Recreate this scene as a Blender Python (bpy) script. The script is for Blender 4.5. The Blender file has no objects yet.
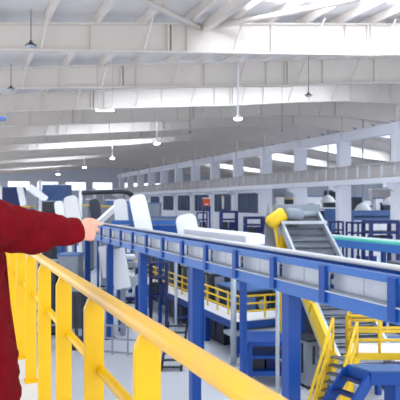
import bpy, bmesh, math, random
from math import sin, cos, pi, radians
from mathutils import Vector, Matrix, Quaternion

random.seed(7)
scene = bpy.context.scene
COL = scene.collection

# ------------------------------------------------------------------ frame of reference
# the hall runs along +Y, X points to the right hand side of the hall, ground is z = 0
FOC = 560.0
TH = math.atan(235.0 / 560.0)
ST, CT = sin(TH), cos(TH)
ZC = 7.1                                     # eye height over the ground floor
ZP = ZC - 1.45                               # floor of the raised platform
BAY = 6.0
UC = 26.8                                    # row of columns under the ridge
R_S = [11.4 + BAY * k for k in range(16)]    # rafters along the hall


def cam(X, z, h=0.0):
    """X metres right of and z metres in front of the viewpoint, h above eye height"""
    return Vector((X * CT + z * ST, z * CT - X * ST, ZC + h))


def P(px, py, z):
    return cam((px - 200.0) / FOC * z, z, (203.0 - py) / FOC * z)


def G(px, z):
    v = P(px, 203, z)
    return v.x, v.y


# ------------------------------------------------------------------ materials
def srgb(r, g, b):
    def f(c):
        c /= 255.0
        return c / 12.92 if c <= 0.04045 else ((c + 0.055) / 1.055) ** 2.4
    return (f(r), f(g), f(b), 1.0)


def mat(name, rgb, rough=0.5, metal=0.0, var=0.08, scale=3.0, bump=0.0, spec=0.4, rgb2=None, wave=None):
    m = bpy.data.materials.new(name)
    m.use_nodes = True
    nt = m.node_tree
    b = nt.nodes['Principled BSDF']
    c = srgb(*rgb)
    tc = nt.nodes.new('ShaderNodeTexCoord')
    n = nt.nodes.new('ShaderNodeTexNoise')
    n.inputs['Scale'].default_value = scale
    n.inputs['Detail'].default_value = 5
    nt.links.new(tc.outputs['Object'], n.inputs['Vector'])
    r = nt.nodes.new('ShaderNodeValToRGB')
    r.color_ramp.elements[0].position = 0.3
    r.color_ramp.elements[1].position = 0.7
    k = 1.0 - var
    if rgb2:
        r.color_ramp.elements[0].color = srgb(*rgb2)
    else:
        r.color_ramp.elements[0].color = (c[0] * k, c[1] * k, c[2] * k, 1)
    r.color_ramp.elements[1].color = c
    nt.links.new(n.outputs['Fac'], r.inputs['Fac'])
    nt.links.new(r.outputs['Color'], b.inputs['Base Color'])
    b.inputs['Roughness'].default_value = rough
    b.inputs['Metallic'].default_value = metal
    b.inputs['Specular IOR Level'].default_value = spec
    if wave:
        w = nt.nodes.new('ShaderNodeTexWave')
        w.bands_direction = wave[0]
        w.inputs['Scale'].default_value = wave[1]
        nt.links.new(tc.outputs['Object'], w.inputs['Vector'])
        bp = nt.nodes.new('ShaderNodeBump')
        bp.inputs['Strength'].default_value = wave[2]
        bp.inputs['Distance'].default_value = 0.05
        nt.links.new(w.outputs['Fac'], bp.inputs['Height'])
        nt.links.new(bp.outputs['Normal'], b.inputs['Normal'])
    elif bump:
        bp = nt.nodes.new('ShaderNodeBump')
        bp.inputs['Strength'].default_value = bump
        bp.inputs['Distance'].default_value = 0.02
        nt.links.new(n.outputs['Fac'], bp.inputs['Height'])
        nt.links.new(bp.outputs['Normal'], b.inputs['Normal'])
    return m


def glow(name, rgb, strength):
    m = bpy.data.materials.new(name)
    m.use_nodes = True
    nt = m.node_tree
    b = nt.nodes['Principled BSDF']
    b.inputs['Base Color'].default_value = srgb(*rgb)
    b.inputs['Emission Color'].default_value = srgb(*rgb)
    b.inputs['Emission Strength'].default_value = strength
    return m


M = dict(
    floor=mat('floor_epoxy', (217, 220, 226), 0.35, var=0.06, scale=0.35),
    roof=mat('roof_sheet', (232, 230, 230), 0.6, var=0.05, scale=0.6, wave=('Y', 2.5, 0.4)),
    steel=mat('cream_steel', (220, 213, 207), 0.5, var=0.05, scale=0.8),
    purlin=mat('galvanised_purlin', (232, 224, 218), 0.5, var=0.06, scale=1.2),
    column=mat('column_paint', (228, 230, 240), 0.55, var=0.04, scale=0.6),
    girder=mat('girder_paint', (190, 184, 184), 0.55, var=0.08, scale=1.5),
    wall=mat('wall_sheet', (196, 202, 214), 0.7, var=0.06, scale=0.5),
    yellow=mat('yellow_paint', (232, 184, 2), 0.38, var=0.09, scale=7.0),
    rail=mat('rail_paint_mottled', (230, 184, 58), 0.33, var=0.1, scale=9.0, rgb2=(224, 178, 92)),  # yellow varied at random with a paler peach tone
    yellow2=mat('yellow_far', (240, 200, 40), 0.45, var=0.05),
    blue=mat('machine_blue', (14, 72, 154), 0.4, var=0.1, scale=2.0),
    bluel=mat('conveyor_blue', (58, 110, 186), 0.35, var=0.08, scale=1.5),
    navy=mat('navy_blue', (26, 42, 104), 0.45, var=0.1),
    slate=mat('slate_blue', (84, 118, 172), 0.5, var=0.1),
    silver=mat('silver_panel', (186, 192, 202), 0.35, metal=0.25, var=0.12, scale=2.0),
    galv=mat('galvanised', (176, 186, 196), 0.4, metal=0.3, var=0.1, scale=5),
    white=mat('white_cover', (244, 245, 248), 0.4, var=0.03),
    dark=mat('dark_steel', (48, 54, 66), 0.5, var=0.2),
    black=mat('black_steel', (24, 26, 32), 0.5, var=0.2),
    belt=mat('rubber_belt', (62, 72, 98), 0.6, var=0.12, scale=4),
    green=mat('green_belt', (86, 196, 176), 0.5, var=0.08),
    slat=mat('slat_steel', (112, 118, 128), 0.45, metal=0.3, var=0.25, scale=4),
    grey=mat('mid_grey', (140, 148, 160), 0.5, var=0.12),
    greeny=mat('green_steel', (66, 120, 112), 0.5, var=0.15),
    glass=mat('dark_glass', (52, 66, 92), 0.15, var=0.2, scale=0.8),
    orange=mat('orange_paint', (240, 92, 30), 0.45, var=0.1),
    lampshade=mat('lamp_shade', (66, 72, 80), 0.4, var=0.1),
    red=mat('red_cloth', (112, 0, 16), 0.85, var=0.22, scale=14, bump=0.15, spec=0.15),
    trouser=mat('trouser_cloth', (34, 40, 58), 0.85, var=0.2, scale=14, bump=0.1, spec=0.2),
    boot=mat('boot_leather', (28, 26, 26), 0.5, var=0.2),
    skin=mat('skin', (232, 178, 156), 0.5, var=0.06, scale=12, rgb2=(222, 158, 138)),
    hair=mat('hair', (24, 20, 20), 0.6, var=0.2, scale=40),
    helmet=mat('helmet_blue', (30, 118, 220), 0.25, var=0.04),
    eye=mat('eye_white', (236, 234, 230), 0.2, var=0.02),
    iris=mat('iris', (40, 26, 18), 0.2, var=0.1),
    lip=mat('lip', (190, 108, 100), 0.5, var=0.06),
    sky=glow('skylight_sheet', (232, 242, 255), 12.0),
    wall_glow=glow('end_wall_glow', (240, 246, 255), 1.0),
    lamp=glow('lamp_glow', (255, 252, 244), 14.0),
    tube=glow('tube_glow', (255, 255, 255), 8.0),
)


# ------------------------------------------------------------------ mesh building
class MB:
    def __init__(self):
        self.bm = bmesh.new()

    def box(self, x0, x1, y0, y1, z0, z1):
        v = [self.bm.verts.new((x, y, z)) for z in (z0, z1) for y in (y0, y1) for x in (x0, x1)]
        for f in ((0, 2, 3, 1), (4, 5, 7, 6), (0, 1, 5, 4), (2, 6, 7, 3), (0, 4, 6, 2), (1, 3, 7, 5)):
            self.bm.faces.new([v[i] for i in f])
        return self

    def obox(self, c, ax, ay, az, sx, sy, sz):
        """box about centre c along the given unit axes"""
        c = Vector(c)
        v = []
        for k in (-1, 1):
            for j in (-1, 1):
                for i in (-1, 1):
                    v.append(self.bm.verts.new(c + ax * (i * sx / 2) + ay * (j * sy / 2) + az * (k * sz / 2)))
        for f in ((0, 2, 3, 1), (4, 5, 7, 6), (0, 1, 5, 4), (2, 6, 7, 3), (0, 4, 6, 2), (1, 3, 7, 5)):
            self.bm.faces.new([v[i] for i in f])
        return self

    def bar(self, p, q, w, h, up=Vector((0, 0, 1))):
        p, q = Vector(p), Vector(q)
        d = q - p
        L = d.length
        d.normalize()
        s = d.cross(up)
        if s.length < 1e-4:
            s = d.cross(Vector((1, 0, 0)))
        s.normalize()
        u = s.cross(d).normalized()
        return self.obox((p + q) / 2, d, s, u, L, w, h)

    def tube(self, pts, r, n=10, caps=True):
        pts = [Vector(p) for p in pts]
        rings = []
        ref = Vector((0, 0, 1))
        for i, p in enumerate(pts):
            d = (pts[min(i + 1, len(pts) - 1)] - pts[max(i - 1, 0)]).normalized()
            s = d.cross(ref)
            if s.length < 1e-3:
                s = d.cross(Vector((1, 0, 0)))
            s.normalize()
            u = s.cross(d).normalized()
            rr = r[i] if isinstance(r, (list, tuple)) else r
            rings.append([self.bm.verts.new(p + s * (rr * cos(2 * pi * k / n)) + u * (rr * sin(2 * pi * k / n)))
                          for k in range(n)])
        self._loft(rings, caps)
        return self

    def _loft(self, rings, caps=True):
        n = len(rings[0])
        for a, b in zip(rings, rings[1:]):
            for k in range(n):
                f = self.bm.faces.new((a[k], a[(k + 1) % n], b[(k + 1) % n], b[k]))
                f.smooth = True
        if caps:
            self.bm.faces.new(list(reversed(rings[0])))
            self.bm.faces.new(rings[-1])

    def rings(self, secs, n=20, caps=True):
        """secs: (centre, axis_a, axis_b) with axis vectors carrying the half sizes"""
        rr = []
        for c, a, b in secs:
            rr.append([self.bm.verts.new(Vector(c) + a * cos(2 * pi * k / n) + b * sin(2 * pi * k / n))
                       for k in range(n)])
        self._loft(rr, caps)
        return self

    def lathe(self, c, prof, n=20):
        c = Vector(c)
        rr = [[self.bm.verts.new(c + Vector((r * cos(2 * pi * k / n), r * sin(2 * pi * k / n), z)))
               for k in range(n)] for r, z in prof]
        self._loft(rr, True)
        return self

    def ball(self, c, ax, ay, az, n=16, m=10):
        """ellipsoid; ax, ay, az vectors carry the radii"""
        c = Vector(c)
        secs = []
        for i in range(m + 1):
            t = -pi / 2 + pi * (0.02 + 0.96 * i / m)
            secs.append((c + az * sin(t), ax * cos(t), ay * cos(t)))
        return self.rings(secs, n)

    def prism(self, poly, d):
        """polygon (3D points) swept along vector d"""
        d = Vector(d)
        a = [self.bm.verts.new(Vector(p)) for p in poly]
        b = [self.bm.verts.new(Vector(p) + d) for p in poly]
        n = len(a)
        self.bm.faces.new(list(reversed(a)))
        self.bm.faces.new(b)
        for k in range(n):
            self.bm.faces.new((a[k], a[(k + 1) % n], b[(k + 1) % n], b[k]))
        return self

    def mesh(self, name, m, org, bevel=0.0):
        bmesh.ops.recalc_face_normals(self.bm, faces=self.bm.faces[:])
        if bevel:
            bmesh.ops.bevel(self.bm, geom=self.bm.edges[:], offset=bevel, segments=2, affect='EDGES', profile=0.6)
        bmesh.ops.translate(self.bm, verts=self.bm.verts[:], vec=-org)
        me = bpy.data.meshes.new(name)
        self.bm.to_mesh(me)
        self.bm.free()
        me.materials.append(M[m] if isinstance(m, str) else m)
        return me

    def build(self, name, m, parent=None, bevel=0.0, label=None):
        if parent is None:
            xs = [v.co for v in self.bm.verts]
            lo = Vector([min(c[i] for c in xs) for i in range(3)])
            hi = Vector([max(c[i] for c in xs) for i in range(3)])
            org = Vector(((lo.x + hi.x) / 2, (lo.y + hi.y) / 2, lo.z))
        else:
            org = ORG[parent]
        o = bpy.data.objects.new(name, self.mesh(name, m, org, bevel))
        COL.objects.link(o)
        ORG[o] = org
        if parent is None:
            o.location = org
        else:
            o.parent = parent
        if label:
            o['label'] = label
        return o


ORG = {}


def thing(name, label, cat, loc, group=None):
    o = bpy.data.objects.new(name, None)
    o.empty_display_size = 0.2
    COL.objects.link(o)
    o.location = loc
    ORG[o] = Vector(loc)
    o['label'] = label
    o['category'] = cat
    if group:
        o['group'] = group
    return o


def tag(o, label, cat, group=None):
    o['label'] = label
    o['category'] = cat
    if group:
        o['group'] = group
    return o


def struct(o):
    o['kind'] = 'structure'
    return o


def dup(root, loc, label):
    r = root.copy()
    COL.objects.link(r)
    r.location = loc
    r['label'] = label
    ORG[r] = Vector(loc)
    for ch in list(root.children):
        c = ch.copy()
        COL.objects.link(c)
        c.parent = r
        for g in list(ch.children):
            d = g.copy()
            COL.objects.link(d)
            d.parent = c
    return r


ORD = ['first', 'second', 'third', 'fourth', 'fifth', 'sixth', 'seventh', 'eighth', 'ninth', 'tenth', 'eleventh',
       'twelfth', 'thirteenth', 'fourteenth', 'fifteenth', 'sixteenth', 'seventeenth', 'eighteenth', 'nineteenth',
       'twentieth']
X1, Y1, Z1 = Vector((1, 0, 0)), Vector((0, 1, 0)), Vector((0, 0, 1))


# ------------------------------------------------------------------ hall shell
def htop(u):
    u = u if u < UC else 2 * UC - u
    return ZC + 5.12 + 0.122 * u


def hbot(u):
    u = u if u < UC else 2 * UC - u
    return ZC + (4.42 + 0.09 * u if u < 14.3 else 5.707 + 0.115 * (min(u, 21.0) - 14.3) + 0.03 * max(0, u - 21.0))


UL, UR, SN, SF = -8.0, 53.6, 4.0, 104.0

struct(MB().box(UL - 6, UR + .3, -8, SF + .3, -0.3, 0).build('floor', 'floor'))
mb = MB()
mb.prism([(UL, SN, htop(UL) + .32), (UC, SN, htop(UC) + .32), (UR, SN, htop(UR) + .32), (UR, SN, htop(UR) + .4),
          (UC, SN, htop(UC) + .4), (UL, SN, htop(UL) + .4)], (0, SF - SN, 0))
struct(mb.build('ceiling', 'roof'))
struct(MB().box(UL, UR, SF, SF + .25, 0, ZC + 8.3).build('wall_back', 'wall'))
struct(MB().box(UR, UR + .25, SN, SF, 0, htop(UR)).build('wall_right', 'wall'))

nwin = 0


def window(mbuild, m='sky'):
    global nwin
    nwin += 1
    return struct(mbuild.build('window_%d' % nwin, m))


def roof_panel(u0, u1, s0, s1):
    z0, z1 = htop(u0) + .315, htop(u1) + .315
    window(MB().prism([(u0, s0, z0), (u1, s0, z1), (u1, s0, z1 - .02), (u0, s0, z0 - .02)], (0, s1 - s0, 0)))


for k, s in enumerate(R_S):
    if k in (1, 3, 5, 7, 10, 13):
        roof_panel(*{1: (8, 24), 3: (7, 21), 5: (6, 13), 7: (6, 17)}.get(k, (6, 14)), s - (3.3 if k in (1, 7) else 3.9), s - (1.7 if k in (1, 7) else 2.5))
    if k in (4, 5, 7, 9, 12):
        roof_panel(37, 46, s - 3.6, s - 1.6)
for k in range(9):
    window(MB().box(2 + k * 5.0, 5.6 + k * 5.0, SF - .06, SF, 9.5, 10.9), 'wall_glow')  # glowing panes added to brighten the upper part of the end wall

# rafters -----------------------------------------------------------------------------
US = [-8, 0, 3.9, 7.3, 11.25, 14.3, 18, 22, 25, UC, 2 * UC - 25, 2 * UC - 22, 2 * UC - 18, 2 * UC - 14.3, 46, 50, 53.5]


def rafter(s, label, detail):
    t = thing('roof_rafter', label, 'rafter', (UC, s, hbot(UC)), 'tapered rafters across the hall roof')
    w = MB()
    poly = [(u, s - .01, hbot(u) + .02) for u in US] + [(u, s - .01, htop(u) - .02) for u in reversed(US)]
    # web as quads so that the kinked outline stays clean
    for a, b in zip(US, US[1:]):
        w.prism([(a, s - .012, hbot(a)), (b, s - .012, hbot(b)), (b, s - .012, htop(b)), (a, s - .012, htop(a))],
                (0, .024, 0))
    w.build('web_plate', 'steel', t)
    for nm, fn, dz in (('bottom_flange', hbot, -.05), ('top_flange', htop, -.03)):
        f = MB()
        for a, b in zip(US, US[1:]):
            f.prism([(a, s - .16, fn(a) + dz), (b, s - .16, fn(b) + dz), (b, s - .16, fn(b) + dz + .05),
                     (a, s - .16, fn(a) + dz + .05)], (0, .32, 0))
        f.build(nm, 'steel', t)
    if detail:
        for k in range(9):
            u = 0.4 + 3.2 * k
            MB().box(u - .015, u + .015, s - .13, s + .13, hbot(u), htop(u) - .03).build('stiffener', 'steel', t)
        for u in (14.3, 6.2):
            MB().box(u - .1, u - .04, s - .15, s + .15, hbot(u) - .04, htop(u)) \
                .box(u + .04, u + .1, s - .15, s + .15, hbot(u) - .04, htop(u)).build('splice_plate', 'steel', t)
        for k in range(8):
            u = 2.1 + 3.2 * k
            MB().bar((u, s - .14, hbot(u) + .05), (u + .1, s - .75, htop(u) + .04), .06, .06) \
                .build('fly_brace', 'steel', t)
    return t


for k, s in enumerate(R_S):
    if k == 0:
        lab = 'cream tapered steel rafter overhead nearest the viewer, just above the picture edge'
    else:
        lab = 'cream tapered steel rafter, %s from the top of the view' % ORD[k - 1]
    rafter(s, lab, k <= 7)

np_ = 0
for k in range(18):
    u = 0.75 + 1.52 * k
    z = htop(u)
    tag(MB().bar((u, SN, z + .15), (u, SF - .02, z + .15), .11, .3).build('roof_purlin', 'purlin'),
        'thin steel purlin along the near roof slope, %s down from the ridge' % ORD[17 - k], 'purlin',
        'purlins under the near roof slope')
for k in range(9):
    u = UC + 1.5 + 3.0 * k
    z = htop(u)
    tag(MB().bar((u, SN, z + .15), (u, SF - .02, z + .15), .11, .3).build('roof_purlin', 'purlin'),
        'thin steel purlin beyond the column row, %s down from the ridge' % ORD[k], 'purlin',
        'purlins under the far roof slope')

# horizontal roof bracing between the two nearest rafters


def rp(u, s, dz=-.1):
    return (u, s, htop(u) + dz)


for a, b, lab in (((7.3, R_S[1]), (0.9, R_S[0]), 'cream roof bracing tube running up left from the nearest full rafter'),
                  ((7.6, R_S[1]), (15.0, R_S[0]), 'bright roof bracing tube running up right from the nearest full rafter')):
    t = tag(MB().tube([rp(*a), rp(*b)], .09, 10).build('roof_brace', 'steel'), lab, 'brace')
tag(MB().bar((7.45, R_S[1], htop(7.45) - .1), (7.45, R_S[0], htop(7.45) - .1), .22, .3).build('roof_strut', 'steel'),
    'thick cream roof strut where the two bracing tubes meet', 'strut')

# columns, crane girder, longitudinal beams ---------------------------------------------
for k in range(2, 16):
    s = R_S[k]
    if k == 2:
        lab = 'tall pale building column just past the right picture edge'
    else:
        lab = 'tall pale building column, %s from the right in the column row' % ORD[k - 3]
    t = thing('building_column', lab, 'column', (UC, s, 0), 'tall columns under the roof ridge')
    MB().box(UC - .55, UC + .55, s - .24, s + .24, 0, ZC + 1.3).build('lower_shaft', 'column', t)
    MB().box(UC - .5, UC + .55, s - .22, s + .22, ZC + 1.3, ZC + 5.4).build('upper_shaft', 'column', t)
    MB().box(UC - .12, UC + .12, s - .12, s + .12, ZC + 5.4, hbot(UC) - .05).build('column_head', 'steel', t)
    MB().prism([(UC - .55, s - .18, ZC + .8), (UC - 1.25, s - .18, ZC + 1.05), (UC - 1.25, s - .18, ZC + 1.3),
                (UC - .55, s - .18, ZC + 1.3)], (0, .36, 0)).build('corbel', 'column', t)

t = thing('crane_girder', 'long ribbed crane runway girder on the column brackets', 'girder',
          (UC - .95, R_S[2], ZC + 1.75))
y0, y1 = R_S[1] + 2, SF - .3
MB().box(UC - .97, UC - .93, y0, y1, ZC + 1.75, ZC + 2.6).build('web_plate', 'girder', t)
MB().box(UC - 1.15, UC - .75, y0, y1, ZC + 2.6, ZC + 2.68).build('top_flange', 'girder', t)
MB().box(UC - 1.15, UC - .75, y0, y1, ZC + 1.7, ZC + 1.75).build('bottom_flange', 'girder', t)
for k in range(64):
    y = y0 + .5 + k * 1.25
    if y < y1:
        MB().box(UC - 1.13, UC - .97, y - .02, y + .02, ZC + 1.75, ZC + 2.6).build('rib', 'column', t)
tag(MB().box(UC - 1.2, UC - .7, y0, y1, ZC + 1.31, ZC + 1.69).build('ledge_beam', 'column'),
    'plain pale beam directly under the ribbed crane girder', 'beam')
tag(MB().box(UC - .25, UC + .25, y0, y1, ZC + 4.7, ZC + 5.4).build('longitudinal_beam', 'column'),
    'pale longitudinal beam joining the column tops below the roof', 'beam')
for k in range(30):
    y = y0 + 2.2 + k * 2.0
    tag(MB().box(UC - .34, UC - .27, y - .12, y + .12, ZC + 5.4, ZC + 5.52).bar((UC - .3, y, ZC + 5.45), (UC - .3, y + .4, ZC + 5.62), .04, .04)
        .build('beam_bracket', 'grey'), 'small grey bracket on top of the long column beam', 'bracket',
        'small brackets along the long column beam')

# dark glazed partitions between the far columns
for k in range(6, 13):
    s0, s1 = R_S[k] + .75, R_S[k + 1] - .75
    u = UC - .45
    mb = MB()
    mb.box(u, u + .2, R_S[k] + .3, s0, 0, ZC + 1.25).box(u, u + .2, s1, R_S[k + 1] - .3, 0, ZC + 1.25)
    mb.box(u, u + .2, s0, s1, ZC + 1.0, ZC + 1.25).box(u, u + .2, s0, s1, 4.2, 6.1)
    t = thing('partition_frame', 'pale partition frame behind the crane girder, %s bay from its near end' % ORD[k - 6],
              'partition', (u, (s0 + s1) / 2, 0), 'partitions between the far columns')
    mb.build('frame', 'column', t)
    MB().box(u + .08, u + .12, s0, s1, 6.1, ZC + 1.0).build('dark_pane', 'glass', t)
    mu = MB()
    for j in range(1, 4):
        y = s0 + (s1 - s0) * j / 4
        mu.box(u + .05, u + .09, y - .03, y + .03, 6.1, ZC + 1.0)
    mu.build('mullion', 'slate', t)

# ------------------------------------------------------------------ pendant lamps


def lamp(px, py, z, r, lab, lit, drop=None):
    c = P(px, py, z)
    top = htop(c.x) + .05
    t = thing('pendant_lamp', lab, 'lamp', c, 'pendant lamps under the roof')
    MB().tube([(c.x, c.y, c.z + .1), (c.x, c.y, top)], .012 if not lit else .05, 8).build('stem', 'white' if lit else 'lampshade', t)
    MB().lathe(c, [(r * .25, .42 * r + .05), (r * .3, .4 * r), (r * .75, .12 * r), (r, -.15 * r), (r * .96, -.15 * r),
                   (r * .7, .08 * r), (.02, .2 * r)], 20).build('shade', 'white' if lit else 'lampshade', t)
    MB().lathe(c, [(.02, -.02 * r), (r * .8, -.12 * r), (r * .85, -.22 * r), (r * .6, -.42 * r), (.02, -.5 * r)], 16).build('bulb_lens', 'lamp' if lit else 'galv', t)


lamp(31, 45, 15.5, .165, 'dark pendant lamp hanging in front of the nearest rafter, upper left', False)
lamp(11, 88.5, 21.5, .15, 'dark pendant lamp at the left edge below the second rafter', False)
lamp(238, 118, 25.5, .22, 'lit white pendant lamp under the middle of the roof, largest of the lit ones', True)
lamp(308.5, 95, 24.5, .17, 'dark pendant lamp at upper right below the second rafter', False)
lamp(157, 143, 38, .24, 'lit white pendant lamp on a tall white stem left of centre', True)
lamp(112.5, 158, 52, .26, 'lit white pendant lamp above the pointing hand, second along the far row', True)
lamp(84.5, 167, 66, .28, 'small lit white pendant lamp above the sleeve, third along the far row', True)
lamp(58, 174, 82, .32, 'tiny lit white pendant lamp at the far left end of the hall', True)
lamp(190, 133, 33, .14, 'small dark pendant lamp right of the tall lit one', False)
lamp(282, 131, 33, .1, 'little dark pendant lamp above the column beam', False)
c = P(105, 110.5, 22.5)
t = thing('tube_light', 'bright white tube light below the third rafter on the left', 'lamp', c)
MB().bar(c + Vector((-.34, 0.1, 0)), c + Vector((.34, -.1, 0)), .08, .05).build('diffuser', 'tube', t)
for q in (-.3, .3):
    MB().tube([(c.x + q, c.y - q * .2, c.z), (c.x + q, c.y - q * .2, htop(c.x) + .02)], .012, 6).build('hanger', 'galv', t)

# ------------------------------------------------------------------ yellow handrail and platform
rdir_c = Vector((-.437, 1.0)).normalized()                    # in camera right / forward


def railp(z, h=0.0, off=0.0):
    """point on the handrail line, off metres towards the hall side"""
    X = .6157 - .437 * z
    return cam(X + off * rdir_c.y, z - off * rdir_c.x, h)


rd = (railp(3) - railp(2)).normalized()
rn = Vector((rd.y, -rd.x, 0))                                 # to the hall side
t = thing('handrail', 'yellow painted handrail with close flat posts beside the red jacket', 'handrail', railp(1.8, -1.45))
ZR = -.40
MB().tube([railp(z, ZR) for z in (-.6, 1, 3, 5, 8, 11)], .031, 20).build('top_rail', 'rail', t)
MB().tube([railp(z, -.745, .03) for z in (-.6, 1, 3, 5, 8, 11)], .023, 14).build('mid_rail', 'yellow', t)
for k in range(-2, 14):
    z = 1.80 + .69 * k
    b = railp(z, -1.45)
    hh = 1.45 + ZR - .012
    w = .043
    mb = MB()
    # flat post, its top corners cut off at a slant
    prof = [(-w, 0), (w, 0), (w, hh - .03), (w * .6, hh), (-w * .45, hh), (-w, hh - .055)]
    poly = [b + rn * a + Z1 * zz - rd * .016 for a, zz in prof]
    mb.prism(poly, rd * .032)
    mb.build('post', 'yellow', t, bevel=.003)
    MB().obox(railp(z, -1.445), rd, rn, Z1, .12, .1, .012).build('foot_plate', 'yellow', t)

t = thing('raised_platform', 'raised grey steel platform floor under the handrail', 'platform', railp(2, -7.1, -.8))
a0, a1 = -1.6, 12.2
edge = .09
mb = MB()
pz = [railp(a0, -1.451, edge), railp(a1, -1.451, edge), railp(a1, -1.451, -2.4), railp(a0, -1.451, -2.4)]
mb.prism([p - Z1 * .06 for p in pz], (0, 0, .06))
mb.build('deck', 'floor', t)
MB().prism([p - Z1 * .34 for p in (railp(a0, -1.451, edge - .12), railp(a1, -1.451, edge - .12), railp(a1, -1.451, edge - .02), railp(a0, -1.451, edge - .02))], (0, 0, .28)).build('edge_beam', 'blue', t)
for z in (0.5, 6, 11.5):
    for off in (-.1, -2.2):
        q = railp(z, 0, off)
        MB().box(q.x - .1, q.x + .1, q.y - .1, q.y + .1, 0, ZP - .06).build('leg', 'blue', t)

# ------------------------------------------------------------------ main belt conveyor
UA = 6.75
sA0, sA1 = 1.46, 35.5
t = thing('belt_conveyor', 'long blue elevated belt conveyor with silver side panels', 'conveyor', (UA + .7, 18, 0))
MB().box(UA - .06, UA + .1, sA0, sA1, ZC - 2.05, ZC - 1.77).build('lower_beam', 'bluel', t)
MB().box(UA - .12, UA + .16, sA0, sA1, ZC - 1.77, ZC - 1.745).build('beam_flange', 'silver', t)  # silver colour stands in for light on top of the blue beam
MB().box(UA - .06, UA + .1, sA0, sA1, ZC - 1.37, ZC - 1.23).build('upper_beam', 'bluel', t)
k = 0
while sA0 + 2 * k <= sA1:
    y = sA0 + 2 * k
    MB().box(UA - .13, UA - .02, y - .1, y + .1, ZC - 2.0, ZC - 1.26).build('post', 'blue', t, bevel=.01)
    MB().box(UA + .12, UA + .15, y + .08, y + .99, ZC - 1.74, ZC - 1.37) \
        .box(UA + .12, UA + .15, y + 1.01, y + 1.92, ZC - 1.74, ZC - 1.37).build('side_panel', 'silver', t)
    MB().box(UA + .05, 7.7, y - .06, y + .06, ZC - 2.0, ZC - 1.85).build('cross_beam', 'blue', t)
    k += 1
MB().tube([(7.6, sA0, ZC - 1.235), (7.6, sA1, ZC - 1.235)], .06, 12).build('edge_tube', 'white', t)
MB().box(7.6, 7.74, sA0, sA1, ZC - 2.05, ZC - 1.285).build('far_beam', 'blue', t)
MB().box(UA + .25, 7.52, sA0, sA1, ZC - 1.52, ZC - 1.48).build('belt', 'belt', t)
for k in range(24):
    y = sA0 + .5 + 1.5 * k
    if y < sA1:
        MB().tube([(UA + .15, y, ZC - 1.6), (7.6, y, ZC - 1.6)], .06, 10).build('idler_roller', 'galv', t)
for k in range(-1, 5):
    y = 11.2 + 5.9 * k
    u = 7.0
    lg = MB().box(u - .16, u + .16, y - .16, y + .16, .03, ZC - 2.05).build('leg', 'blue', t, bevel=.012)
    MB().box(u - .3, u + .3, y - .3, y + .3, 0, .03).build('base_plate', 'navy', lg)
    u = 8.25

# ------------------------------------------------------------------ white covered conveyor behind it
t = thing('covered_conveyor', 'long low conveyor with a smooth white box cover behind the blue conveyor', 'conveyor', (9.6, 22, 0))
c0, c1 = 17.5, 23.6
MB().prism([(9.1, c0, ZC - 1.48), (9.1, c0, ZC - 1.16), (9.3, c0, ZC - 1.08), (9.65, c0, ZC - 1.08), (9.85, c0, ZC - 1.14),
            (9.85, c0, ZC - 1.48)], (0, c1 - c0, 0)).build('cover', 'white', t, bevel=.02)
MB().box(9.15, 9.8, c0 - .1, c1, ZC - 1.75, ZC - 1.48).build('frame', 'bluel', t)
for y in (18.5, 22.5):
    MB().box(9.4, 9.6, y - .1, y + .1, 0, ZC - 1.75).build('leg', 'blue', t)


def hood(px0, px1, py0, py1, z, lean, lab, depth=.5, m='white', leg=True):
    """inclined cover with a rounded top; leans sideways by lean pixels and backwards"""
    t = thing('inclined_cover', lab, 'cover', (*G((px0 + px1) / 2, z), 0), 'inclined covers of the feeders')
    w = (px1 - px0) / FOC * z
    bot = P((px0 + px1) / 2 + lean / 2, py1, z)
    top = P((px0 + px1) / 2 - lean / 2, py0, z + (py1 - py0) / FOC * z * .35)
    rt = cam(1, 0) - cam(0, 0)
    up = (top - bot)
    H = up.length
    up.normalize()
    nrm = rt.cross(up).normalized()
    rt = up.cross(nrm).normalized()
    prof = [(-w / 2, 0), (w / 2, 0), (w / 2, H - w * .3), (w * .42, H - w * .12), (w * .26, H - .02 * w), (0, H),
            (-w * .26, H - .02 * w), (-w * .42, H - w * .12), (-w / 2, H - w * .3)]
    MB().prism([bot + rt * a + up * b - nrm * depth / 2 for a, b in prof], nrm * depth).build('cover', m, t, bevel=.03)
    MB().bar(bot - nrm * (depth * .3), bot - nrm * (depth * .3) + up * (H * .8) , w * .7, .12, up=rt.cross(up)).build('back_frame', 'grey', t)
    if leg:
        MB().box(bot.x - .07, bot.x + .07, bot.y - .07, bot.y + .07, 0, bot.z).build('support_leg', 'blue', t)
    return t


hood(177, 198, 215.5, 242, 26.6, 5, 'white rounded inclined cover rising from the left end of the long white cover')
hood(133, 150, 196, 238, 31, 9, 'tall white inclined cover leaning left, right of the pointing hand')
hood(115, 128, 200, 232, 36, 3, 'white inclined cover just right of the pointing fingers')
hood(66, 80, 197, 226, 34, 5, 'broad white inclined cover above the jacket cuff')
hood(56, 65, 202, 226, 40, 3, 'narrow white inclined cover left of the broad one above the sleeve')
hood(91, 101, 200, 226, 40, 4, 'dark grey inclined cover above the pointing hand', m='dark')
hood(19, 25, 187, 206, 55, 4, 'small white inclined cover in front of the dark cabinet on the far left')
# inclined arms
for (a, b, z, r, lab) in (((99, 222), (117, 206), 38.5, .18, 'white duct slanting up behind the fingertips'),
                          ((29, 187), (46, 200), 52, .32, 'white slanting duct in front of the blue booth')):
    p, q = P(*a, z), P(*b, z + 1)
    t = thing('slanting_duct', lab, 'duct', ((p + q) / 2).to_tuple()[:2] + (0,))
    MB().bar(p, q, .4, 2 * r).build('duct_body', 'white', t, bevel=.05)
    m_ = (p + q) / 2
    MB().box(m_.x - .1, m_.x + .1, m_.y - .1, m_.y + .1, 0, m_.z).build('support_leg', 'grey', t)
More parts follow.
